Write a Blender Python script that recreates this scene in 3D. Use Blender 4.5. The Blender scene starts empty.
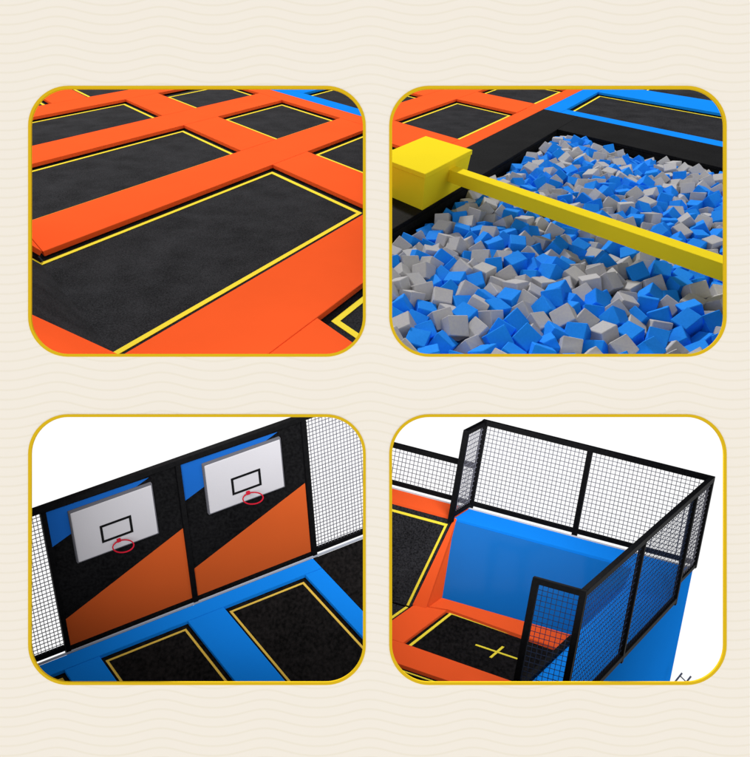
import bpy, bmesh, math, random
from mathutils import Vector, Matrix
random.seed(11)
S = bpy.context.scene
COL = S.collection
CAMZ = 6.0          # camera height; the board stands on z=0
F = 600.0           # focal length in photo pixels (750 wide)

# ------------------------------------------------------------ materials
def new_mat(name):
    m = bpy.data.materials.new(name); m.use_nodes = True
    return m, m.node_tree, m.node_tree.nodes['Principled BSDF']

def vinyl(name, col, rough=0.28, var=0.06, spec=0.0):
    m, nt, b = new_mat(name)
    tc = nt.nodes.new('ShaderNodeTexCoord')
    n1 = nt.nodes.new('ShaderNodeTexNoise'); n1.inputs['Scale'].default_value = 0.9; n1.inputs['Detail'].default_value = 3
    n2 = nt.nodes.new('ShaderNodeTexNoise'); n2.inputs['Scale'].default_value = 60; n2.inputs['Detail'].default_value = 2
    nt.links.new(tc.outputs['Object'], n1.inputs['Vector']); nt.links.new(tc.outputs['Object'], n2.inputs['Vector'])
    mr = nt.nodes.new('ShaderNodeMapRange'); mr.inputs['To Min'].default_value = 1 - var; mr.inputs['To Max'].default_value = 1 + var
    nt.links.new(n1.outputs['Fac'], mr.inputs['Value'])
    hsv = nt.nodes.new('ShaderNodeHueSaturation'); hsv.inputs['Color'].default_value = (*col, 1)
    nt.links.new(mr.outputs[0], hsv.inputs['Value']); nt.links.new(hsv.outputs[0], b.inputs['Base Color'])
    bp = nt.nodes.new('ShaderNodeBump'); bp.inputs['Strength'].default_value = 0.06; bp.inputs['Distance'].default_value = 0.01
    nt.links.new(n2.outputs['Fac'], bp.inputs['Height']); nt.links.new(bp.outputs[0], b.inputs['Normal'])
    b.inputs['Roughness'].default_value = rough
    b.inputs['Specular IOR Level'].default_value = spec
    return m

def fabric(name, c0, c1, scale=45, rough=0.85, spec=0.1):
    m, nt, b = new_mat(name)
    tc = nt.nodes.new('ShaderNodeTexCoord')
    n1 = nt.nodes.new('ShaderNodeTexNoise'); n1.inputs['Scale'].default_value = scale; n1.inputs['Detail'].default_value = 4
    n2 = nt.nodes.new('ShaderNodeTexNoise'); n2.inputs['Scale'].default_value = 1.6; n2.inputs['Detail'].default_value = 3
    for n in (n1, n2): nt.links.new(tc.outputs['Object'], n.inputs['Vector'])
    mx = nt.nodes.new('ShaderNodeMath'); mx.operation = 'MULTIPLY_ADD'; mx.inputs[1].default_value = 0.7
    nt.links.new(n1.outputs['Fac'], mx.inputs[0])
    m2 = nt.nodes.new('ShaderNodeMath'); m2.operation = 'MULTIPLY'; m2.inputs[1].default_value = 0.3
    nt.links.new(n2.outputs['Fac'], m2.inputs[0]); nt.links.new(m2.outputs[0], mx.inputs[2])
    cr = nt.nodes.new('ShaderNodeValToRGB'); e = cr.color_ramp.elements
    e[0].position = 0.36; e[0].color = (*c0, 1); e[1].position = 0.64; e[1].color = (*c1, 1)
    nt.links.new(mx.outputs[0], cr.inputs[0]); nt.links.new(cr.outputs[0], b.inputs['Base Color'])
    b.inputs['Roughness'].default_value = rough; b.inputs['Specular IOR Level'].default_value = spec
    return m

def board_mat():
    m, nt, b = new_mat('cream_wave_paper')
    tc = nt.nodes.new('ShaderNodeTexCoord'); sx = nt.nodes.new('ShaderNodeSeparateXYZ')
    nt.links.new(tc.outputs['Object'], sx.inputs[0])
    def M(op, a, bb=None, c=None):
        n = nt.nodes.new('ShaderNodeMath'); n.operation = op
        for i, v in enumerate((a, bb, c)):
            if v is None: continue
            if isinstance(v, (int, float)): n.inputs[i].default_value = v
            else: nt.links.new(v, n.inputs[i])
        return n.outputs[0]
    # x in photo px from board centre
    ph = M('MULTIPLY', M('ADD', sx.outputs['X'], 0.06), 2 * math.pi / 1.04)
    w = M('MULTIPLY', M('SINE', M('ADD', ph, M('MULTIPLY', M('SINE', ph), -0.25))), 0.0)
    cosw = M('MULTIPLY', M('COSINE', M('ADD', ph, M('MULTIPLY', M('SINE', ph), 0.18))), 0.041)
    v = M('SUBTRACT', sx.outputs['Z'], M('ADD', cosw, w))
    fr = M('FRACT', M('DIVIDE', M('ADD', v, 0.028 + 9.62), 0.0962))
    d = M('ABSOLUTE', M('SUBTRACT', fr, 0.5))
    mr = nt.nodes.new('ShaderNodeMapRange'); mr.interpolation_type = 'SMOOTHSTEP'
    mr.inputs['From Min'].default_value = 0.05; mr.inputs['From Max'].default_value = 0.15
    mr.inputs['To Min'].default_value = 1.0; mr.inputs['To Max'].default_value = 0.0
    nt.links.new(d, mr.inputs['Value'])
    mx = nt.nodes.new('ShaderNodeMix'); mx.data_type = 'RGBA'
    mx.inputs['A'].default_value = (0.885, 0.822, 0.725, 1); mx.inputs['B'].default_value = (0.85, 0.785, 0.665, 1)
    nt.links.new(mr.outputs[0], mx.inputs['Factor']); nt.links.new(mx.outputs['Result'], b.inputs['Base Color'])
    b.inputs['Roughness'].default_value = 0.9; b.inputs['Specular IOR Level'].default_value = 0.1
    return m

ORANGE = vinyl('orange_vinyl', (0.98, 0.118, 0.026), 0.33)
BLUE = vinyl('blue_vinyl', (0.008, 0.25, 0.90), 0.30)
BLACKV = fabric('black_vinyl', (0.003, 0.003, 0.0035), (0.011, 0.011, 0.012), 30, 0.6, 0.03)
MAT = fabric('black_jump_fabric', (0.008, 0.008, 0.009), (0.042, 0.042, 0.047), 46, 0.9, 0.02)
MATD = fabric('dark_jump_fabric', (0.004, 0.004, 0.004), (0.017, 0.015, 0.015), 24, 0.9, 0.02)
YEL = vinyl('yellow_tape', (1.0, 0.80, 0.06), 0.5, 0.03)
GOLD = vinyl('golden_tape', (0.85, 0.56, 0.09), 0.5, 0.10)
BEAM = vinyl('yellow_beam_vinyl', (0.95, 0.74, 0.022), 0.4, 0.03)
RIM = vinyl('mustard_rim_paint', (0.70, 0.455, 0.006), 0.6, 0.02, 0.1)
FLOOR = fabric('dark_floor_rubber', (0.003, 0.003, 0.003), (0.008, 0.008, 0.008), 20)
STEEL = fabric('black_painted_steel', (0.002, 0.002, 0.0025), (0.005, 0.005, 0.006), 25, 0.5, 0.08)
NETM = fabric('charcoal_net_cord', (0.14, 0.14, 0.17), (0.22, 0.22, 0.26), 20)
NETD = fabric('dark_net_cord', (0.015, 0.025, 0.06), (0.035, 0.05, 0.10), 20)
SILVER = vinyl('silver_trim', (0.45, 0.48, 0.56), 0.35, 0.05)
WHITE = vinyl('pale_grey_trim', (0.62, 0.63, 0.66), 0.5, 0.02)
GREYB = vinyl('grey_backboard_plastic', (0.60, 0.59, 0.63), 0.5, 0.06)
EDGESHADE = vinyl('dark_grey_edge_shade', (0.13, 0.13, 0.15), 0.5, 0.05)  # dark grey that paints the shadow along the backboard edges
RED = vinyl('red_painted_steel', (0.55, 0.015, 0.035), 0.45, 0.05)
PBLUE = vinyl('printed_blue', (0.012, 0.125, 0.50), 0.3, 0.08)
PORANGE = vinyl('printed_rust_orange', (0.62, 0.105, 0.022), 0.28, 0.10)
SHADEBLUE = vinyl('shaded_blue_vinyl', (0.008, 0.165, 0.56), 0.10, 0.06, 0.10)  # the blue vinyl again, its colour darkened to carry the wall's shade
FOAMB = fabric('blue_foam', (0.010, 0.235, 0.84), (0.014, 0.26, 0.90), 30, 0.85, 0.1)
FOAMG = fabric('grey_foam', (0.43, 0.42, 0.455), (0.48, 0.475, 0.46), 30, 0.9, 0.1)
BOARD = board_mat()

# ------------------------------------------------------------ object helpers
ORG = {}
def tagit(o, label=None, cat=None, group=None, kind=None):
    if label: o['label'] = label.replace(', upper left window', ' at upper left').replace(', upper right window', ' at upper right').replace(', lower left window', ' at lower left').replace(', lower right window', ' at lower right')
    if cat: o['category'] = cat
    if group: o['group'] = group
    if kind: o['kind'] = kind
    return o

def thing(name, label, cat, at, group=None):
    o = bpy.data.objects.new(name, None); COL.objects.link(o)
    o.empty_display_size = 0.1
    o.location = at; ORG[o] = Vector(at)
    return tagit(o, label, cat, group)

def link_bm(name, bm, mat, parent=None, smooth=False):
    if not bm.verts: bm.free(); return None
    bmesh.ops.recalc_face_normals(bm, faces=bm.faces)
    lo = Vector((min(v.co.x for v in bm.verts), min(v.co.y for v in bm.verts), min(v.co.z for v in bm.verts)))
    hi = Vector((max(v.co.x for v in bm.verts), max(v.co.y for v in bm.verts), max(v.co.z for v in bm.verts)))
    c = Vector(((lo.x + hi.x) / 2, (lo.y + hi.y) / 2, lo.z))
    bmesh.ops.translate(bm, verts=bm.verts, vec=-c)
    me = bpy.data.meshes.new(name); bm.to_mesh(me); bm.free()
    me.materials.append(mat)
    if smooth:
        for p in me.polygons: p.use_smooth = True
    o = bpy.data.objects.new(name, me); COL.objects.link(o)
    ORG[o] = c
    if parent: o.parent = parent; o.location = c - ORG[parent]
    else: o.location = c
    return o

def clip(bm, planes):
    for co, no in planes:          # keeps the side the normal points away from
        if not bm.verts: return
        g = bm.verts[:] + bm.edges[:] + bm.faces[:]
        r = bmesh.ops.bisect_plane(bm, geom=g, plane_co=co, plane_no=no, clear_outer=True)
        ed = [e for e in r['geom_cut'] if isinstance(e, bmesh.types.BMEdge)]
        if ed: bmesh.ops.holes_fill(bm, edges=ed, sides=0)

class Space:
    """maps local metres of one diorama into the world (cam coords: x right, y down, z forward)"""
    def __init__(s, M, t, planes): s.M = M; s.t = t; s.planes = planes
    def __call__(s, p):
        x = [sum(s.M[i][j] * p[j] for j in range(3)) + s.t[i] for i in range(3)]
        return Vector((x[0], x[2], -x[1] + CAMZ))
    def finish(s, name, bm, mat, parent=None, smooth=False):
        for v in bm.verts: v.co = s(v.co)
        bmesh.ops.recalc_face_normals(bm, faces=bm.faces)
        clip(bm, s.planes)
        return link_bm(name, bm, mat, parent, smooth)

def prism(poly, z0, z1, bev=0.0, bm=None):
    out = bm or bmesh.new(); b = bmesh.new()
    lo = [b.verts.new((x, y, z0)) for x, y in poly]; hi = [b.verts.new((x, y, z1)) for x, y in poly]
    b.faces.new(lo[::-1]); b.faces.new(hi); n = len(poly)
    for i in range(n): b.faces.new((lo[i], lo[(i + 1) % n], hi[(i + 1) % n], hi[i]))
    if bev: bmesh.ops.bevel(b, geom=b.edges[:], offset=bev, segments=2, affect='EDGES', profile=0.6)
    me = bpy.data.meshes.new('t'); b.to_mesh(me); b.free(); out.from_mesh(me); bpy.data.meshes.remove(me)
    return out
def rect(a0, a1, b0, b1): return [(a0, b0), (a1, b0), (a1, b1), (a0, b1)]
def box(a0, a1, b0, b1, z0, z1, bev=0.0, bm=None): return prism(rect(a0, a1, b0, b1), z0, z1, bev, bm)

def hexa(pts, bm=None, bev=0.0):
    """pts: 4 bottom then 4 top"""
    out = bm or bmesh.new(); b = bmesh.new()
    v = [b.verts.new(p) for p in pts]
    for f in ((3, 2, 1, 0), (4, 5, 6, 7), (0, 1, 5, 4), (1, 2, 6, 5), (2, 3, 7, 6), (3, 0, 4, 7)): b.faces.new([v[i] for i in f])
    if bev: bmesh.ops.bevel(b, geom=b.edges[:], offset=bev, segments=2, affect='EDGES', profile=0.6)
    me = bpy.data.meshes.new('t'); b.to_mesh(me); b.free(); out.from_mesh(me); bpy.data.meshes.remove(me)
    return out

def bar(p, q, w, bm=None, d=None, bev=0.0, up=(0, 0, 1)):
    p = Vector(p); q = Vector(q); t = (q - p).normalized(); u = Vector(up)
    if abs(t.dot(u)) > .9: u = Vector((0, 1, 0))
    s = t.cross(u).normalized(); u = s.cross(t).normalized(); d = d or w
    c = [(-w/2, -d/2), (w/2, -d/2), (w/2, d/2), (-w/2, d/2)]
    return hexa([p + s*x + u*y for x, y in c] + [q + s*x + u*y for x, y in c], bm, bev)

def ring_sheet(outer, inner, z0, z1, bm=None):
    bm = bm or bmesh.new(); n = len(outer)
    vs = [[bm.verts.new((x, y, z)) for x, y in P] for P, z in ((outer, z0), (inner, z0), (outer, z1), (inner, z1))]
    for i in range(n):
        j = (i + 1) % n
        bm.faces.new((vs[2][i], vs[2][j], vs[3][j], vs[3][i])); bm.faces.new((vs[0][i], vs[1][i], vs[1][j], vs[0][j]))
        bm.faces.new((vs[0][i], vs[0][j], vs[2][j], vs[2][i])); bm.faces.new((vs[1][i], vs[3][i], vs[3][j], vs[1][j]))
    return bm

def pad(sp, name, label, cat, poly, mat, z1=0.0, th=0.08, bev=0.012, group=None):
    o = sp.finish(name, prism(poly, z1 - th, z1, bev), mat)
    if o: tagit(o, label, cat, group)
    return o

def trampoline(sp, label, a0, a1, b0, b1, group, zm=-0.11, ia=(0.2, 0.1), ib=(0.2, 0.1), w=0.085, mat=MAT, tape=YEL, under=0.2, zf=None):
    """mat under the pads, tape border inside. ia=(inset at a0, inset at a1)"""
    t = thing('trampoline', label, 'trampoline', sp(((a0 + a1) / 2, (b0 + b1) / 2, zm - .04)), group)
    o = sp.finish('mat', box(a0 - under, a1 + under, b0 - under, b1 + under, zm - 0.012, zm), mat, t)
    A0, A1, B0, B1 = a0 + ia[0], a1 - ia[1], b0 + ib[0], b1 - ib[1]
    sp.finish('border_tape', ring_sheet(rect(A0, A1, B0, B1), rect(A0 + w, A1 - w, B0 + w, B1 - w), zm + .003, zm + 0.009), tape, t)
    if not t.children: bpy.data.objects.remove(t); return None
    return t

# ------------------------------------------------------------ the board with four rounded windows
def px(x, y, d): return Vector(((x - 375) / F * d, d, (378.5 - y) / F * d + CAMZ))
def rrect(x0, x1, y0, y1, r, n=14):
    P = []
    for cx, cy, a0 in ((x1 - r, y0 + r, -90), (x1 - r, y1 - r, 0), (x0 + r, y1 - r, 90), (x0 + r, y0 + r, 180)):
        for i in range(n + 1):
            a = math.radians(a0 + 90 * i / n); P.append((cx + r * math.cos(a), cy + r * math.sin(a)))
    return P
WIN = [(28.2, 365.8, 86, 356.8), (389.2, 726.6, 86, 356.8), (28.2, 365.8, 414.2, 684.8), (389.2, 726.6, 414.2, 684.8)]
WN = ['upper left', 'upper right', 'lower left', 'lower right']
BY = 6.0
def extrude_loops(outer, inners, y0, y1):
    """plate in the xz plane with holes, from y0 to y1"""
    bm = bmesh.new()
    eds = []
    for loop in [outer] + inners:
        vs = [bm.verts.new((x, y0, z)) for x, z in loop]
        eds += [bm.edges.new((vs[i], vs[(i + 1) % len(vs)])) for i in range(len(vs))]
    r = bmesh.ops.triangle_fill(bm, edges=eds, use_beauty=True)
    fs = [f for f in bm.faces]
    e = bmesh.ops.extrude_face_region(bm, geom=fs)
    bmesh.ops.translate(bm, verts=[v for v in e['geom'] if isinstance(v, bmesh.types.BMVert)], vec=(0, y1 - y0, 0))
    return bm
def P2W(l): return [((x - 375) * .01, (378.5 - y) * .01 + CAMZ) for x, y in l]
bd = extrude_loops([(-6.2, 0), (6.2, 0), (6.2, 12), (-6.2, 12)], [P2W(rrect(a + 1, b - 1, c + 1, d - 1, 39)) for a, b, c, d in WIN], BY, BY + 0.012)
me = bpy.data.meshes.new('display_board'); bmesh.ops.recalc_face_normals(bd, faces=bd.faces)
bmesh.ops.translate(bd, verts=bd.verts, vec=(0, -BY, -CAMZ)); bd.to_mesh(me); bd.free(); me.materials.append(BOARD); me.materials.append(STEEL)
for p in me.polygons:
    if p.normal.y > .5: p.material_index = 1  # unseen back face made black to cut light bounced onto the dioramas
o = bpy.data.objects.new('display_board', me); COL.objects.link(o); o.location = (0, BY, CAMZ)
tagit(o, 'cream display board printed with fine wavy lines and four rounded windows', 'board')
for (a, b, c, d), nm in zip(WIN, WN):
    out = P2W(rrect(a, b, c, d, 40)); inn = P2W(rrect(a + 2.9, b - 2.9, c + 2.9, d - 2.9, 37.1))
    bm = bmesh.new(); n = len(out)
    y0, y1 = BY - 0.006, BY + 0.014
    vs = [[bm.verts.new((x, y, z)) for x, z in L] for L, y in ((out, y0), (inn, y0), (out, y1), (inn, y1))]
    for i in range(n):
        j = (i + 1) % n
        for q in ((0, 0, 1, 1), (2, 2, 3, 3)): bm.faces.new((vs[q[0]][i], vs[q[0]][j], vs[q[2]][j], vs[q[2]][i]))
        bm.faces.new((vs[0][i], vs[0][j], vs[2][j], vs[2][i])); bm.faces.new((vs[1][i], vs[1][j], vs[3][j], vs[3][i]))
    tagit(link_bm('window_rim', bm, RIM), 'thin mustard yellow rounded rim around the %s window' % nm, 'window rim', 'yellow rims of the four windows')

# ------------------------------------------------------------ floor spaces of the two upper dioramas
def floor_space(vA, vB, near, z, planes):
    ray = lambda p: Vector((p[0] - 375, p[1] - 378.5, F))
    dA = ray(vA).normalized(); dB = ray(vB).normalized(); n = dA.cross(dB).normalized()
    O = ray(near) / F * z
    k = z / 6.5                                  # layout below was measured with the near point at 6.5 m
    M = [[dA[i] * k, dB[i] * k, n[i] * k] for i in range(3)]
    return Space(M, list(O), planes)

X1 = floor_space((775, -26), (-215, -52), (197, 355), 8.2,
                 [((-0.06, 0, 0), (1, 0, 0)), ((0, 6.12, 0), (0, -1, 0)), ((0, 0, CAMZ), (-1, -0.66, 0)), ((0, 29, 0), (0, 1, 0)),
                  ((0, 0, CAMZ - .04), (0, 0, -1))])
X2 = floor_space((809, -23), (-163, -40), (558, 355), 7.0,
                 [((0.06, 0, 0), (-1, 0, 0)), ((0, 6.12, 0), (0, -1, 0)), ((0, 0, CAMZ), (1, -0.68, 0)), ((0, 25.5, 0), (0, 1, 0)),
                  ((0, 0, CAMZ - .04), (0, 0, -1))])

# ---------------- upper left: orange trampoline court
fl = X1.finish('floor', box(-6, 16, -6, 19, -0.30, -0.20), FLOOR); tagit(fl, kind='structure')
G1 = 'orange pads between the trampolines in the upper left window'
g = 0.004
def R(a0, a1, b0, b1): return rect(a0 + g, a1 - g, b0 + g, b1 - g)
for poly, lab, m in [
    (R(-0.72, 9.1, -.7, .75), 'broad orange pad strip along the near edge of the largest trampoline, upper left window', ORANGE),
    (R(-0.62, 9.1, 4.13, 5.5), 'long orange pad strip along the far edge of the largest trampoline, upper left window', ORANGE),
    (R(-1.4, 9.1, 8.57, 9.95), 'second long orange pad strip counted back from the largest trampoline, upper left window', ORANGE),
    (R(-1.4, 9.1, 12.75, 14.0), 'farthest full orange pad strip near the top of the upper left window', ORANGE),
    (R(-1.4, 9.1, 16.7, 17.9), 'orange pad strip behind the rearmost trampolines, upper left window', ORANGE),
    (R(-2, 1.64, -5, -.7), 'orange pad corner left of the small front trampoline, upper left window', ORANGE),
    (R(5.5, 9.1, -5, -.7), 'orange pad right of the small front trampoline, upper left window', ORANGE),
    (R(4.85, 6.15, .75, 4.13), 'short orange pad at the right end of the largest trampoline, upper left window', ORANGE),
    (R(4.85, 6.15, 5.5, 8.57), 'short orange pad left of the diamond shaped small trampoline, upper left window', ORANGE),
    (R(4.85, 6.15, 9.95, 12.75), 'short orange pad in the third row, upper left window', ORANGE),
    (R(2.72, 3.95, 14.0, 16.7), 'short orange pad between the two rearmost trampolines, upper left window', ORANGE),
    (R(6.9, 9.1, 14.0, 16.7), 'orange pad at the right of the rearmost row, upper left window', ORANGE),
    (R(-2.6, 0.0, 14.0, 16.7), 'orange pad at the far left of the rearmost row, upper left window', ORANGE),
    (R(9.1, 9.78, -5, 17.9), 'narrow orange pad strip running along the blue strip, upper left window', ORANGE),
    (R(9.78, 10.4, -5, 17.9), 'narrow bright blue pad strip across the top right of the upper left window', BLUE),
    (R(10.4, 15, 8.72, 9.9), 'blue pad behind the top right corner trampoline, upper left window', BLUE),
    (R(10.4, 15, 4.3, 5.5), 'blue pad in front of the top right corner trampoline, upper left window', BLUE),
]:
    pad(X1, 'safety_pad', lab, 'pad', poly, m, group='orange pads of the upper left window' if m is ORANGE else 'blue pads of the upper left window')
GT1 = 'black trampolines of the upper left window'
# largest trampoline with a sloping left end
t = thing('trampoline', 'largest black trampoline with yellow tape and a sloping left end, upper left window', 'trampoline', X1((2, 2.4, -.15)), GT1)
X1.finish('mat', box(-0.72, 5.0, 0.6, 4.3, -0.122, -0.11), MAT, t)
w = .09
X1.finish('border_tape', prism([(-.72, 4.04), (4.75, 4.04), (4.75, .95), (-.72, .95), (-.72, .95 + w), (4.75 - w, .95 + w), (4.75 - w, 4.04 - w), (-.72, 4.04 - w)], -.107, -.101), YEL, t)
ang = math.radians(48); ca, sa = math.cos(ang), math.sin(ang)
def Q(u, b, h, z=-.11, a=-.72): return (a - u * ca + h * sa, b, z + u * sa + h * ca)
L = 1.6
def slab(b0, b1, h0, h1, z=-.11, u0=0.0, a=-.72):
    return hexa([Q(u0, b0, h0, z, a), Q(L, b0, h0, z, a), Q(L, b1, h0, z, a), Q(u0, b1, h0, z, a), Q(u0, b0, h1, z, a), Q(L, b0, h1, z, a), Q(L, b1, h1, z, a), Q(u0, b1, h1, z, a)])
X1.finish('sloping_mat', slab(.6, 4.3, -.012, 0), MAT, t)
X1.finish('border_tape', slab(4.04 - w, 4.04, .003, .009, u0=.01), YEL, t)
X1.finish('border_tape', slab(.95 - .25, .95 + w - .25, .003, .009, u0=.01), YEL, t)
tagit(X1.finish('safety_pad', slab(-.7, .78, -.07, 0.0, 0.0, .01, -.72), ORANGE), 'sloping orange pad in the bottom left corner of the upper left window', 'pad', 'orange pads of the upper left window')
tagit(X1.finish('safety_pad', slab(4.13, 5.5, -.07, 0.0, 0.0, .01, -.62), ORANGE), 'tiny sloping orange pad at the left rim behind the largest trampoline at upper left', 'pad', 'orange pads of the upper left window')
for a0, a1, b0, b1, lab in [
    (-1.2, 4.85, 5.5, 8.57, 'long black trampoline with yellow tape directly behind the largest one, upper left window'),
    (-1.2, 4.85, 9.95, 12.75, 'black trampoline in the third row at the left, upper left window'),
    (6.15, 9.1, 5.5, 8.57, 'small diamond shaped black trampoline, upper left window'),
    (6.15, 9.1, .75, 4.13, 'black trampoline cut off by the right rim of the upper left window'),
    (6.15, 9.1, 9.95, 12.5, 'black trampoline left of the diamond shaped one, upper left window'),
    (3.95, 6.9, 14.0, 16.7, 'sliver of a black trampoline at the top rim of the upper left window'),
    (0.0, 2.72, 14.0, 16.7, 'tiny corner of a black trampoline at the top left of the upper left window'),
    (1.64, 5.5, -5, -.7, 'small front trampoline corner with thick yellow tape, upper left window'),
    (10.4, 14.0, 5.5, 8.72, 'black trampoline beyond the blue strip, upper left window')]:
    trampoline(X1, lab, a0, a1, b0, b1, GT1, w=.08 if b0 > 0 else .1)

# ---------------- upper right: foam pit with balance beam
tagit(X2.finish('floor', prism([(-6, 3.67), (9.76, 3.67), (9.76, -6), (24, -6), (24, 14), (-6, 14)], -.30, -.20), FLOOR), kind='structure')
tagit(X2.finish('pit_floor', box(-6, 9.9, -6, 3.8, -1.2, -1.1), FLOOR), kind='structure')
for poly, lab, m in [
    (R(-4, 11.43, 4.97, 5.48), 'narrow orange pad strip bordering the black walkway, upper right window', ORANGE),
    (R(-4, 17.5, 8.12, 9.38), 'orange pad strip behind the diamond shaped trampoline, upper right window', ORANGE),
    (R(11.43, 17.5, 4.97, 5.5), 'narrow orange pad strip against the blue pads, upper right window', ORANGE),
    (R(4.7, 6.5, 5.48, 8.12), 'orange pad left of the diamond shaped trampoline, upper right window', ORANGE),
    (R(10.6, 12.3, 5.5, 8.12), 'orange pad between the two rear trampolines, upper right window', ORANGE),
    (R(15.7, 17.5, 5.5, 8.12), 'orange pad in the far corner at the top rim of the upper right window', ORANGE),
    (R(10.03, 11.6, 9.38, 12), 'orange pad touching the top rim, upper right window', ORANGE),
    (R(1.5, 4.7, 5.48, 5.9), 'thin orange pad edge behind the yellow block, upper right window', ORANGE),
    (R(11.8, 18.3, 4.33, 4.97), 'blue pad strip behind the right trampoline, upper right window', BLUE),
    (R(11.8, 12.4, -5, 4.33), 'blue pad strip along the black walkway right of the foam pit, upper right window', BLUE),
    (R(16.26, 18.3, -5, 4.33), 'blue pad strip near the top right corner of the upper right window', BLUE),
    (R(18.3, 23, 3.1, 4.97), 'blue pad at the top rim in the middle of the upper right window', BLUE)]:
    pad(X2, 'safety_pad', lab, 'pad', poly, m, group='pads of the upper right window')
tagit(X2.finish('walkway_pad', box(-4, 11.8 - g, 3.67, 4.97 - g, -.07, 0, .012), BLACKV), 'black walkway pad running behind the yellow block and the foam pit', 'pad')
tagit(X2.finish('walkway_pad', box(9.76, 11.8 - g, -5, 3.67 - g, -.07, 0, .012), BLACKV), 'black walkway pad between the foam pit and the blue strip', 'pad')
tagit(X2.finish('pit_wall', box(-4, 9.76, 3.67, 3.80, -1.1, -.075), FLOOR), 'black inner wall along the far left edge of the foam pit', 'wall')
tagit(X2.finish('pit_wall', box(9.76, 9.90, -5, 3.67, -1.1, -.075), FLOOR), 'black inner wall along the far right edge of the foam pit', 'wall')
GT2 = 'black trampolines of the upper right window'
for a0, a1, b0, b1, lab in [
    (6.5, 10.6, 5.48, 8.12, 'diamond shaped black trampoline behind the yellow block, upper right window'),
    (12.3, 15.7, 5.5, 8.12, 'black trampoline touching the top rim between orange pads, upper right window'),
    (1.5, 4.7, 5.9, 8.12, 'corner of a black trampoline at the left rim above the yellow block'),
    (5.5, 10.03, 9.38, 12.0, 'sliver of a black trampoline at the top left of the upper right window'),
    (12.4, 16.26, -5, 4.33, 'long black trampoline framed by blue pads, upper right window'),
    (18.3, 23, -5, 3.1, 'black trampoline in the top right corner beyond the blue pads, upper right window')]:
    trampoline(X2, lab, a0, a1, b0, b1, GT2, w=.07)
# yellow block and beam
t = thing('padded_block', 'large bright yellow padded block holding the end of the balance beam', 'padded block', X2((2.85, 4.2, 0)))
X2.finish('top_cushion', box(1.88, 3.82, 3.60, 4.95, .575, .66, .015), BEAM, t)
X2.finish('body', hexa([(1.98, 3.69, .003), (3.72, 3.69, .003), (3.72, 4.85, .003), (1.98, 4.85, .003),
                        (1.90, 3.62, .57), (3.80, 3.62, .57), (3.80, 4.93, .57), (1.90, 4.93, .57)]), BEAM, t)
t = thing('balance_beam', 'long bright yellow balance beam stretched across the foam cubes', 'beam', X2((3.0, 1.0, .3)))
X2.finish('beam', box(2.87, 3.15, -4, 3.66, .285, .5, .008), BEAM, t)

# foam cubes
CS = 0.27
def cube_mesh(nm, k, mat):
    bm = bmesh.new(); bmesh.ops.create_cube(bm, size=1.0)
    rs = random.Random(k)
    for v in bm.verts:
        v.co = Vector((v.co.x * CS * rs.uniform(.93, 1.06), v.co.y * CS * rs.uniform(.93, 1.06), v.co.z * CS * rs.uniform(.88, 1.0)))
    bmesh.ops.bevel(bm, geom=bm.edges[:], offset=.009, segments=1, affect='EDGES')
    me = bpy.data.meshes.new(nm); bm.to_mesh(me); bm.free(); me.materials.append(mat); return me
CM = {0: [cube_mesh('blue_foam_cube', k, FOAMB) for k in range(6)], 1: [cube_mesh('grey_foam_cube', k + 20, FOAMG) for k in range(6)]}
dA = Vector([X2.M[i][0] for i in range(3)]); dB = Vector([X2.M[i][1] for i in range(3)])
sk = math.sin(math.radians(67.35)); ck = math.cos(math.radians(67.35))
def vis(P, m=10):
    x = 375 + P.x / P.y * F; y = 378.5 - (P.z - CAMZ) / P.y * F
    return 389 - m < x < 727 + m and 80 < y < 357 + m
rng = random.Random(5)
def layer(step, h0, h1, jit, inset):
    out = []; v = -6.0; row = 0
    while v < 3.65 * sk:
        u = -8.0 + (row % 2) * step * .5 + rng.random() * .05; row += 1
        while u < 13:
            uu = u + rng.uniform(-jit, jit); vv = v + rng.uniform(-jit, jit)
            b = vv / sk; a = uu - b * ck
            if a < 9.74 - inset and b < 3.66 - inset:
                edge = min(9.76 - a, 3.67 - b)
                h = rng.uniform(h0, h1) - 0.10 * max(0, 1 - edge / .8) + .05 * math.sin(a * 1.3) * math.sin(b * 1.7)
                P = X2((a, b, h))
                if P.y > 6.3 and vis(P): out.append((P, rng.random()))
            u += step
        v += step * .87
    return out
cubes = layer(.28, -.52, -.46, .03, .15) + layer(.298, -.22, -.06, .036, .15)
cubes.sort(key=lambda c: c[0].y - (0.9 if c[0].z > 0 else 0))
# nearest, best visible ones are individuals
top = [c for c in cubes]
def hgt(P):                                          # height over the pit floor plane
    q = Vector((P.x, -(P.z - CAMZ), P.y)) - Vector(X2.t); n = Vector([X2.M[i][2] for i in range(3)])
    return q.dot(n) / n.length_squared
ind = [c for c in top if hgt(c[0]) > -.34]
ind.sort(key=lambda c: c[0].y)
indi = ind[:300]; ids = set(id(c) for c in indi)
rest = [c for c in top if id(c) not in ids]
proto = {}
for k in (0, 1):
    proto[k] = None
LB = {0: 'bright blue foam cube lying loose among the cubes of the foam pit', 1: 'light grey foam cube lying loose among the cubes of the foam pit'}
for c in indi:
    P, r = c; k = 0 if r < .51 else 1
    me = rng.choice(CM[k])
    if proto[k] is None:
        o = bpy.data.objects.new('foam_cube', me); tagit(o, LB[k], 'foam cube', ('blue' if k == 0 else 'grey') + ' foam cubes in the pit'); proto[k] = o
    else:
        o = proto[k].copy(); o.data = me
    COL.objects.link(o); o.location = P
    o.rotation_euler = (rng.gauss(.0, .55) - .3, rng.gauss(0, .55), rng.uniform(0, 6.28))
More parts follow.
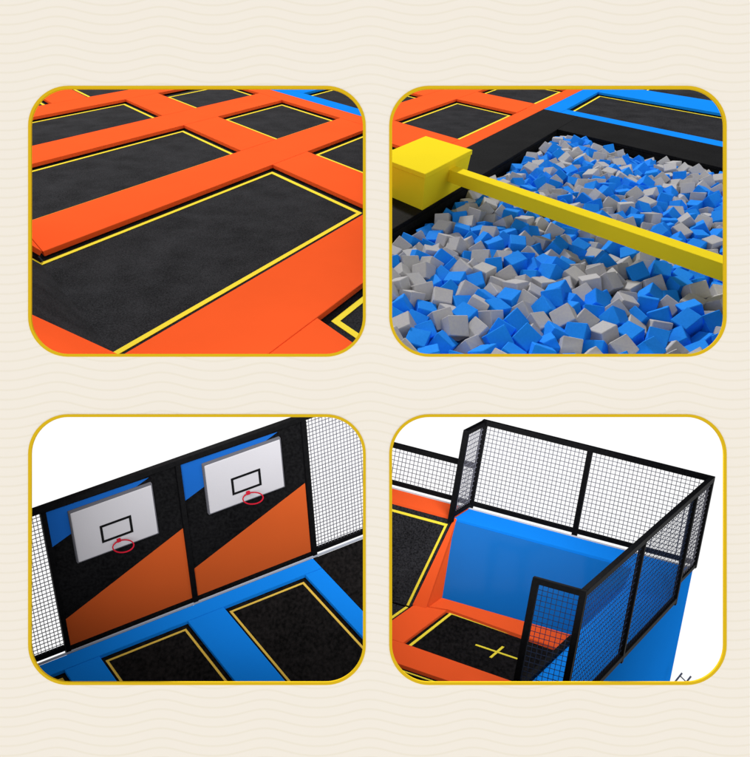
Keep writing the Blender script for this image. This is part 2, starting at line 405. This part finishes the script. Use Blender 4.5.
for k, nm, lab in ((0, 'foam_cubes', 'mass of small bright blue foam cubes at the far side of the pit and underneath'), (1, 'foam_cubes', 'mass of small light grey foam cubes at the far side of the pit and underneath')):
    bm = bmesh.new()
    for P, r in rest:
        if (0 if r < .51 else 1) != k: continue
        me = rng.choice(CM[k]); n0 = len(bm.verts)
        bm.from_mesh(me); bm.verts.ensure_lookup_table()
        mt = Matrix.Translation(P) @ Matrix.Rotation(rng.uniform(0, 6.28), 4, 'Z') @ Matrix.Rotation(rng.gauss(0, .55), 4, 'X') @ Matrix.Rotation(rng.gauss(0, .55), 4, 'Y')
        bmesh.ops.transform(bm, matrix=mt, verts=bm.verts[n0:])
    o = link_bm(nm, bm, FOAMB if k == 0 else FOAMG)
    tagit(o, lab, 'foam cubes', kind='stuff')

# ---------------- lower left: basketball wall
def aff(M, t, s, planes): return Space([[v * s for v in r] for r in M], [v * s for v in t], planes)
PL = [((0, 6.12, 0), (0, -1, 0))]
X3 = aff([[2.424715440701846, 1.4255441649812761, -0.1405845355480586], [-0.8436658248215575, 1.1978055755770578, -2.405135115844856], [0.41106509679393044, -0.7502503737742704, -0.5178318866672504]],
         [-12.31480553363641, 10.932093358969192, 24.06009028272226], .30, PL + [((-0.06, 0, 0), (1, 0, 0)), ((0, 0, 0.02), (0, 0, -1)), ((0, 0, CAMZ), (-1, -0.66, 0))])
tagit(X3.finish('floor', box(-1.6, 5.4, -0.12, 3.6, -.24, -.16), FLOOR), kind='structure')
for poly, lab in [
    (R(-1.6, 3.95, 0.06, .35), 'long blue pad strip at the foot of the basketball wall'),
    (R(-.2, .34, .35, 3.6), 'blue pad left of the left gold edged trampoline, lower left window'),
    (R(1.71, 2.3, .35, 3.6), 'broad blue pad between the two gold edged trampolines, lower left window'),
    (R(3.65, 3.95, .35, 3.6), 'narrow blue pad right of the right gold edged trampoline, lower left window')]:
    pad(X3, 'safety_pad', lab, 'pad', poly, BLUE, group='blue pads of the lower left window', th=.06, bev=.01)
for x0, x1, lab in [(.34, 1.71, 'black trampoline with gold tape below the left backboard'), (2.3, 3.65, 'black trampoline with gold tape below the right backboard'),
                    (-1.6, -.2, 'corner of a black trampoline in the bottom left of the lower left window')]:
    trampoline(X3, lab, x0, x1, .35, 3.6, 'trampolines of the lower left window', zm=-.08, ia=(.055, .055), ib=(.06, .1), w=.035, mat=MATD, tape=GOLD, under=.08)
tagit(X3.finish('floor_mat', box(3.95 + g, 5.4, .07, 3.2, -.06, -0.004, .01), MATD), 'plain black mat at the right of the floor below the white net, lower left window', 'mat')
for x0, nm, zb, (bl, orr) in [(0, 'left', 0, ([(.05, 2.41), (1.56, 2.39), (.05, 1.83)], [(.05, .56), (1.96, 1.35), (1.96, .09), (.05, .09)])),
                     (2, 'right', 0, ([(2.05, 2.41), (3.58, 2.39), (2.05, 1.80)], [(2.04, .58), (3.95, 1.35), (3.95, .09), (2.04, .09)]))]:
    t = thing('wall_panel', 'black wall panel with blue and rust orange wedges behind the %s backboard' % nm, 'wall panel', X3((x0 + 1, 0, 0)), 'wall panels behind the backboards')
    X3.finish('panel', box(x0 + .04, x0 + 1.96, -.06, 0.0, -.06, 2.44), BLACKV, t)
    for nm2, P, m in (('blue_wedge', bl, PBLUE), ('orange_wedge', orr, PORANGE)):
        bm = bmesh.new(); f = [bm.verts.new((x, .003, z)) for x, z in P]; b_ = [bm.verts.new((x, .009, z)) for x, z in P]; n = len(P)
        bm.faces.new(f); bm.faces.new(b_[::-1])
        for i in range(n): bm.faces.new((f[i], f[(i + 1) % n], b_[(i + 1) % n], b_[i]))
        X3.finish(nm2, bm, m, t)
for x, lab in ((0.0, 'black steel post between the left net and the left wall panel'), (2.0, 'black steel post between the two wall panels'), (4.0, 'black steel post between the right wall panel and the right net')):
    t = thing('steel_post', lab, 'post', X3((x, 0, -.03)), 'posts of the basketball wall')
    X3.finish('post', box(x - .038, x + .038, -.03, .05, -.03, 2.44, .006), STEEL, t)
tagit(X3.finish('top_rail', box(-2.2, 5.2, -.045, .045, 2.445, 2.525, .006), STEEL), 'long black rail along the top of the basketball wall', 'rail')
tagit(X3.finish('base_trim', box(-1.6, 5.2, .032, .055, -.01, .022, .003), SILVER), 'thin silver trim line at the foot of the basketball wall', 'trim')

def net(sp, plane, fixed, u0, u1, v0, v1, step, th, mat, parent, stepv=None, vtop=None):
    """plane 'x': varies in x,z at y=fixed; 'y': varies in y,z at x=fixed; vtop/v0 may be functions of u"""
    bm = bmesh.new(); h = th / 2; stepv = stepv or step
    mk = (lambda u, d, v: (u, fixed + d, v)) if plane == 'x' else (lambda u, d, v: (fixed + d, u, v))
    f0 = v0 if callable(v0) else (lambda u: v0)
    def quadbar(p, q, vertical):
        b = []
        for (u, v) in (p, q):
            for (s, d) in ((-h, -h), (h, -h), (h, h), (-h, h)):
                b.append(bm.verts.new(mk(u + s, d, v) if vertical else mk(u, d, v + s)))
        for i in range(4): j = (i + 1) % 4; bm.faces.new((b[i], b[j], b[4 + j], b[4 + i]))
    rr = random.Random(int(u0 * 100 + v1 * 10)); n = max(1, round((u1 - u0) / step))
    for i in range(1, n):
        u = u0 + (u1 - u0) * i / n + rr.uniform(-.05, .05) * step
        quadbar((u, f0(u)), (u, v1), True)
    lo = min(f0(u0), f0(u1)); n = max(1, round((v1 - lo) / stepv))
    for i in range(1, n):
        v = lo + (v1 - lo) * i / n + rr.uniform(-.05, .05) * stepv
        ua, ub = u0, u1
        if f0(u0) != f0(u1):
            if v < f0(u0): ua = u0 + (u1 - u0) * (f0(u0) - v) / (f0(u0) - f0(u1))
            if v < f0(u1): ub = u0 + (u1 - u0) * (f0(u0) - v) / (f0(u0) - f0(u1))
        quadbar((ua, v), (ub, v), False)
    # knots
    return sp.finish('net', bm, mat, parent)
for x0, x1, lab in ((-2.1, -.04, 'white backed safety net left of the basketball wall'), (4.04, 5.2, 'tall safety net right of the basketball wall')):
    t = thing('safety_net', lab, 'net', X3(((x0 + x1) / 2, 0, 0)), 'nets beside the basketball wall')
    net(X3, 'x', 0.0, x0, x1, .1, 2.44,   .055, .0085, NETM, t, .064)
    X3.finish('lower_rail', box(x0, x1, -.03, .03, .045, .12, .005), STEEL, t)
for x0, lab in ((.355, 'left'), (2.375, 'right')):
    t = thing('basketball_backboard', 'grey %s basketball backboard with a black target square and red hoop' % lab, 'backboard', X3((x0 + .6, .05, 1.47)), 'basketball backboards')
    b = X3.finish('board', box(x0, x0 + 1.205, .015, .08, 1.475, 2.305, .02), GREYB, t)
    X3.finish('edge_shade', box(x0 - .018, x0 + 1.223, .012, .070, 1.457, 2.323, .015), EDGESHADE, t)  # added dark ring standing in for shadow around the backboard
    z0, z1, a0, a1 = 1.655, 1.945, x0 + .375, x0 + .845; w = .035
    bm = box(a0, a1, .081, .087, z1 - w, z1); box(a0, a1, .081, .087, z0, z0 + w, 0, bm); box(a0, a0 + w, .081, .087, z0 + w, z1 - w, 0, bm); box(a1 - w, a1, .081, .087, z0 + w, z1 - w, 0, bm)
    X3.finish('target_square', bm, STEEL, t)
    xc = x0 + .61; bm = bmesh.new(); N = 36; m_ = 8; rr_, rt = .145, .010
    vv = [[bm.verts.new((xc + (rr_ + rt * math.cos(q)) * math.cos(p), .26 + (rr_ + rt * math.cos(q)) * math.sin(p), 1.615 + rt * math.sin(q))) for q in [2 * math.pi * j / m_ for j in range(m_)]] for p in [2 * math.pi * i / N for i in range(N)]]
    for i in range(N):
        for j in range(m_): bm.faces.new((vv[i][j], vv[(i + 1) % N][j], vv[(i + 1) % N][(j + 1) % m_], vv[i][(j + 1) % m_]))
    hoop = X3.finish('hoop', bm, RED, t, True)
    X3.finish('bracket', box(xc - .028, xc + .028, .088, .122, 1.595, 1.645, .006), RED, hoop)

# ---------------- lower right: dodge court with blue wall and net cage
X4 = aff([[2.9842155716780114, -1.2168239677646981, 0.5163509918013907], [0.7361160883485246, 0.470857877388931, -3.144717389095828], [-0.3363840801326945, -0.9166218432664308, -0.21598645114944517]],
         [3.897869168681951, 5.305441537225184, 24.59783399225215], .36, PL + [((0.06, 0, 0), (-1, 0, 0)), ((0, 0, 0.02), (0, 0, -1))])
ZF = -.8
tagit(X4.finish('floor', box(-3, 2.85, 0.62, 5.6, ZF - .22, ZF - .14), FLOOR), kind='structure')
# platform, wall, ledge
tagit(X4.finish('platform', box(.0, 2.285, 0.02, .60, -2.9, 0.0, .012), BLUE), 'bright blue padded ledge along the foot of the tall back net', 'platform')
tagit(X4.finish('sloping_wall', hexa([(.20, .61, ZF - .1), (2.28, .61, ZF - .1), (2.28, 1.27, ZF - .1), (.20, 1.27, ZF - .1), (0.0, .605, -.03), (2.28, .605, -.03), (2.28, .63, -.03), (0.0, .63, -.03)], bev=.008), SHADEBLUE),
      'wide shaded blue sloping wall pad behind the trampoline with the yellow cross', 'wall pad')
bm = bmesh.new(); prof = [(.02, -2.9), (5.7, -2.9), (5.7, -.22), (.86, -.22), (.61, 0), (.02, 0)]
v0 = [bm.verts.new((2.288, y, z)) for y, z in prof]; v1 = [bm.verts.new((2.9, y, z)) for y, z in prof]
bm.faces.new(v0); bm.faces.new(v1[::-1])
for i in range(6): bm.faces.new((v0[i], v0[(i + 1) % 6], v1[(i + 1) % 6], v1[i]))
bmesh.ops.bevel(bm, geom=bm.edges[:], offset=.008, segments=2, affect='EDGES')
tagit(X4.finish('side_wall', bm, BLUE), 'tall bright blue padded side wall under the right hand net', 'wall')
tagit(X4.finish('edge_rail', bar((2.31, 3.1, -.2), (2.31, 5.6, -.2), .06), STEEL), 'black rail along the inner edge of the right side wall', 'rail')
tagit(X4.finish('safety_pad', box(-2.6, -.005, 0.02, .56, -.09, 0.0, .008), ORANGE), 'orange pad strip at the foot of the low net, lower right window', 'pad')
# left sloping trampoline
Y0, Y1 = .60, 1.80
def ip(x, k, h=0.0):            # point on the slope, k from 0 (top) to 1 (bottom), h above its surface
    n = Vector((0, -ZF, Y1 - Y0)).normalized()
    return Vector((x, Y0 + (Y1 - Y0) * k, ZF * k)) + n * h
def islab(quad, h0, h1, bev=0.0):
    return hexa([ip(x, k, h0) for x, k in quad] + [ip(x, k, h1) for x, k in quad], bev=bev)
t = thing('trampoline', 'big black trampoline climbing the slope, lower right window', 'trampoline', X4((-1, 1.8, ZF - .1)), 'trampolines of the lower right window')
X4.finish('sloping_mat', islab([(-2.6, 0), (0.02, 0), (.08, 1.0), (-2.6, 1.0)], -.06, -.05), MAT, t)
X4.finish('mat', box(-2.6, .12, 1.78, 3.1, ZF - .072, ZF - .06), MAT, t)
def tapes(sp, segs, w, h, mat, parent, fz=None):
    for seg in segs:
        bm = bmesh.new()
        for p, q in zip(seg, seg[1:]): bar(p, q, w, bm, h)
        sp.finish('border_tape', bm, mat, parent)
bm = islab([(-2.6, .06), (-.05, .06), (-.05, .085), (-2.6, .085)], -.045, -.040)
X4.finish('border_tape', bm, YEL, t)
X4.finish('border_tape', islab([(-.078, .085), (-.05, .085), (-.0, 1.0), (-.03, 1.0)], -.045, -.040), YEL, t)
X4.finish('border_tape', prism([(-.035, 1.79), (0.0, 1.79), (0.0, 3.05), (-.035, 3.05)], ZF - .056, ZF - .051), YEL, t)
def p4(lab, poly, m=ORANGE, z1=ZF, th=.04):
    pad(X4, 'safety_pad', lab, 'pad', poly, m, z1=z1, th=th, bev=.008, group='orange pads of the lower right window')
tagit(X4.finish('safety_pad', islab([(0.0, 0), (.035, 0), (.22, 1.0), (.05, 1.0)], -.10, 0, .006), ORANGE), 'narrow sloping orange pad between the left trampoline and the blue wall', 'pad', 'orange pads of the lower right window')
tagit(X4.finish('safety_wedge', hexa([(.03, .62, ZF - .02), (.214, .62, ZF - .02), (.214, 1.76, ZF - .02), (.06, 1.76, ZF - .02),
      (-.01, .62, -.06), (.03, .62, -.06), (.214, 1.74, ZF - .01), (.06, 1.74, ZF - .01)], bev=0), ORANGE), 'orange triangular side of the sloping pad beside the blue wall', 'pad', 'orange pads of the lower right window')
p4('orange pad left of the trampoline with the yellow cross', [(.065, 1.81), (.22, 1.74), (.436, 1.66), (.436, 3.09), (.065, 3.09)])
p4('orange pad strip between the shaded blue wall and the trampoline with the yellow cross', [(.224, 1.275), (2.285, 1.285), (2.285, 1.93), (.44, 1.62), (.224, 1.70)])
p4('orange pad strip in front of the trampoline with the yellow cross', [(-2.6, 3.10), (.436, 3.10), (2.285, 3.33), (2.285, 3.90), (.5, 3.72), (-2.6, 3.72)])
p4('orange pad corner at the bottom left rim of the lower right window', [(-2.6, 3.73), (.60, 3.73), (.60, 5.4), (-2.6, 5.4)])
t = thing('trampoline', 'black trampoline with a yellow cross in its middle, lower right window', 'trampoline', X4((1.4, 2.4, ZF - .1)), 'trampolines of the lower right window')
X4.finish('mat', prism([(.36, 1.5), (2.285, 1.75), (2.285, 3.45), (.36, 3.2)], ZF - .052, ZF - .04), MATD, t)
def flat(name, p, q, w, z, m, par, sp=X4):
    p = Vector(p); q = Vector(q); d = (q - p).normalized(); n = Vector((-d.y, d.x)) * w / 2
    sp.finish(name, prism([p + n, p - n, q - n, q + n], z + .002, z + .007), m, par)
flat('border_tape', (.466, 1.62), (2.28, 1.875), .05, ZF - .04, YEL, t); flat('border_tape', (.485, 1.645), (.50, 3.15), .035, ZF - .04, YEL, t)
bm = prism([(1.07, 2.39), (1.60, 2.45), (1.60, 2.49), (1.07, 2.43)], ZF - .038, ZF - .033)
prism([(1.325, 2.22), (1.355, 2.22), (1.355, 2.415), (1.325, 2.415)], ZF - .038, ZF - .033, 0, bm); prism([(1.325, 2.468), (1.355, 2.468), (1.355, 2.67), (1.325, 2.67)], ZF - .038, ZF - .033, 0, bm)
X4.finish('yellow_cross', bm, YEL, t)
t = thing('trampoline', 'front corner of a black trampoline at the bottom rim of the lower right window', 'trampoline', X4((1.4, 4.4, ZF - .1)), 'trampolines of the lower right window')
X4.finish('mat', box(.5, 2.285, 3.68, 5.4, ZF - .052, ZF - .04), MATD, t)
flat('border_tape', (.60, 3.80), (2.28, 3.96), .028, ZF - .04, YEL, t)
p4('orange side pad of the front trampoline, lower right window', [(2.1, 3.92), (2.285, 3.92), (2.285, 5.4), (2.1, 5.4)])
tagit(X4.finish('base_trim', box(-2.6, 2.9, .038, .064, .002, .014), WHITE), 'thin white trim line at the foot of the nets, lower right window', 'trim')
# net cage
H = 1.12; pw = .032
def post(x, y, z0, z1, par, w=pw): X4.finish('post', box(x - w, x + w, y - w, y + w, z0, z1, .005), STEEL, par)
def rail(p, q, par, w=.06, nm='rail'): X4.finish(nm, bar(p, q, w, None, None, .005), STEEL, par)
GN = 'black framed nets of the lower right window'
t = thing('net_fence', 'tall black framed net along the back above the blue platform', 'net fence', X4((1.45, 0, 0)), GN)
for x in (0, 1.38, 2.9): post(x, 0, .0 if x else .0, H, t)
rail((-.032, 0, H), (2.932, 0, H), t, .068); rail((.03, 0, .065), (2.87, 0, .065), t, .055)
net(X4, 'x', 0.0, .03, 1.35, .08, H - .03, .0535, .0068, NETM, t); net(X4, 'x', 0.0, 1.41, 2.87, .08, H - .03, .0535, .0068, NETM, t)
t = thing('net_fence', 'short black framed side net at the left corner of the tall back net', 'net fence', X4((0, .4, 0)), GN)
post(0, .716, -.02, H, t); rail((0, .02, H - .002), (0, .75, H - .002), t); rail((0, .03, .06), (0, .69, .06), t, .05)
net(X4, 'y', 0.0, .03, .69, .06, H - .03, .06, .0068, NETM, t)
t = thing('net_fence', 'low black framed net running to the left rim behind the orange pad', 'net fence', X4((-1.3, 0, 0)), GN)
rail((-2.6, 0, .545), (-.03, 0, .545), t, .065); rail((-2.6, 0, .065), (-.03, 0, .065), t, .055); post(-1.5, 0, 0, .52, t)
net(X4, 'x', 0.0, -2.6, -.03, .08, .52, .0535, .0068, NETM, t)
t = thing('net_fence', 'long black framed net coming forward along the right side above the blue side wall', 'net fence', X4((2.9, 3, -.2)), GN)
post(2.9, .84, -.25, H, t); post(2.9, 3.28, -.25, H, t); post(2.9, 5.57, -.25, H + .03, t)
rail((2.9, .02, H), (2.9, 5.54, H), t, .064); rail((2.9, .03, .03), (2.9, .82, .03), t, .05); rail((2.9, .86, -.19), (2.9, 5.54, -.19), t, .06)
net(X4, 'y', 2.9, .03, .81, .04, H - .03, .09, .0075, NETM, t, .055); net(X4, 'y', 2.9, .87, 3.25, -.17, H - .03, .075, .0045, NETD, t, .062); net(X4, 'y', 2.9, 3.31, 5.54, -.17, H - .03, .075, .0045, NETD, t, .062)
t = thing('net_fence', 'small black framed net panel in front of the orange pad and the blue wall', 'net fence', X4((2.66, 5.57, -.2)), GN)
post(2.43, 5.57, -.25, H, t); rail((2.40, 5.57, H), (2.87, 5.57, H), t, .058)
net(X4, 'x', 5.57, 2.46, 2.87, -.2, H - .03, .052, .005, NETD, t)
# small dark bracket seen at the bottom right
bm = bmesh.new()
for (x0, y0), (x1, y1) in (((673.5, 684), (682.3, 673)), ((680.2, 675.8), (687, 682.6)), ((685.5, 683.5), (691.2, 676.2))):
    bar(px(x0, y0, 8.4), px(x1, y1, 8.4), .016, bm)
tagit(link_bm('metal_bracket', bm, NETM), 'small thin dark zigzag metal bracket at the bottom right rim', 'bracket')

# ------------------------------------------------------------ light, camera
W = bpy.data.worlds.new('World'); S.world = W; W.use_nodes = True
# invented light gradient: bright in front and low behind, dim above the back half
nt = W.node_tree; bg = nt.nodes['Background']; tc = nt.nodes.new('ShaderNodeTexCoord'); sx = nt.nodes.new('ShaderNodeSeparateXYZ')
nt.links.new(tc.outputs['Generated'], sx.inputs[0])
m1 = nt.nodes.new('ShaderNodeMapRange'); m1.interpolation_type = 'SMOOTHSTEP'
for k, v in (('From Min', 0.02), ('From Max', 0.35), ('To Min', 1.04), ('To Max', 0.26)): m1.inputs[k].default_value = v
nt.links.new(sx.outputs['Z'], m1.inputs['Value'])
m2 = nt.nodes.new('ShaderNodeMapRange'); m2.interpolation_type = 'SMOOTHSTEP'
for k, v in (('From Min', -0.25), ('From Max', 0.05)): m2.inputs[k].default_value = v
nt.links.new(sx.outputs['Y'], m2.inputs['Value'])
mm = nt.nodes.new('ShaderNodeMix'); mf = nt.nodes.new('ShaderNodeMapRange'); mf.interpolation_type = 'SMOOTHSTEP'
for k, v in (('From Min', 0.15), ('From Max', 0.6), ('To Min', 1.235), ('To Max', 0.45)): mf.inputs[k].default_value = v
nt.links.new(sx.outputs['Z'], mf.inputs['Value']); nt.links.new(mf.outputs[0], mm.inputs['A'])
nt.links.new(m2.outputs[0], mm.inputs['Factor']); nt.links.new(m1.outputs[0], mm.inputs['B'])
nt.links.new(mm.outputs['Result'], bg.inputs['Strength']); bg.inputs[0].default_value = (1, 1, 1, 1)
for lx, en in ((-1.9, 19), (1.95, 82)):  # added fill lights, out of view behind the board, brighten the lower dioramas
    al = bpy.data.lights.new('hidden_fill', 'AREA'); al.shape = 'RECTANGLE'; al.size = 3.4; al.size_y = 0.5; al.energy = en
    ao = bpy.data.objects.new('hidden_fill', al); COL.objects.link(ao); ao.location = (lx, 6.45, CAMZ - .12)
    ao.rotation_euler = Vector((0, -.55, .83)).to_track_quat('Z', 'Y').to_euler()
sl = bpy.data.lights.new('studio_sun', 'SUN'); sl.energy = 3.1; sl.angle = math.radians(5); sl.color = (1, .98, .95)
so = bpy.data.objects.new('studio_sun', sl); COL.objects.link(so)
so.rotation_euler = Vector((-.3, .3, 1)).to_track_quat('Z', 'Y').to_euler()
cam = bpy.data.cameras.new('camera'); co = bpy.data.objects.new('camera', cam); COL.objects.link(co)
co.location = (0, 0, CAMZ); co.rotation_euler = (math.radians(90), 0, 0)
cam.sensor_fit = 'VERTICAL'; cam.sensor_height = 24; cam.sensor_width = 24; cam.lens = 24 * F / 757
cam.clip_start = .05; cam.clip_end = 200
S.camera = co
S.render.engine = 'CYCLES'
S.view_settings.view_transform = 'Standard'; S.view_settings.look = 'None'; S.view_settings.exposure = 0; S.view_settings.gamma = 1
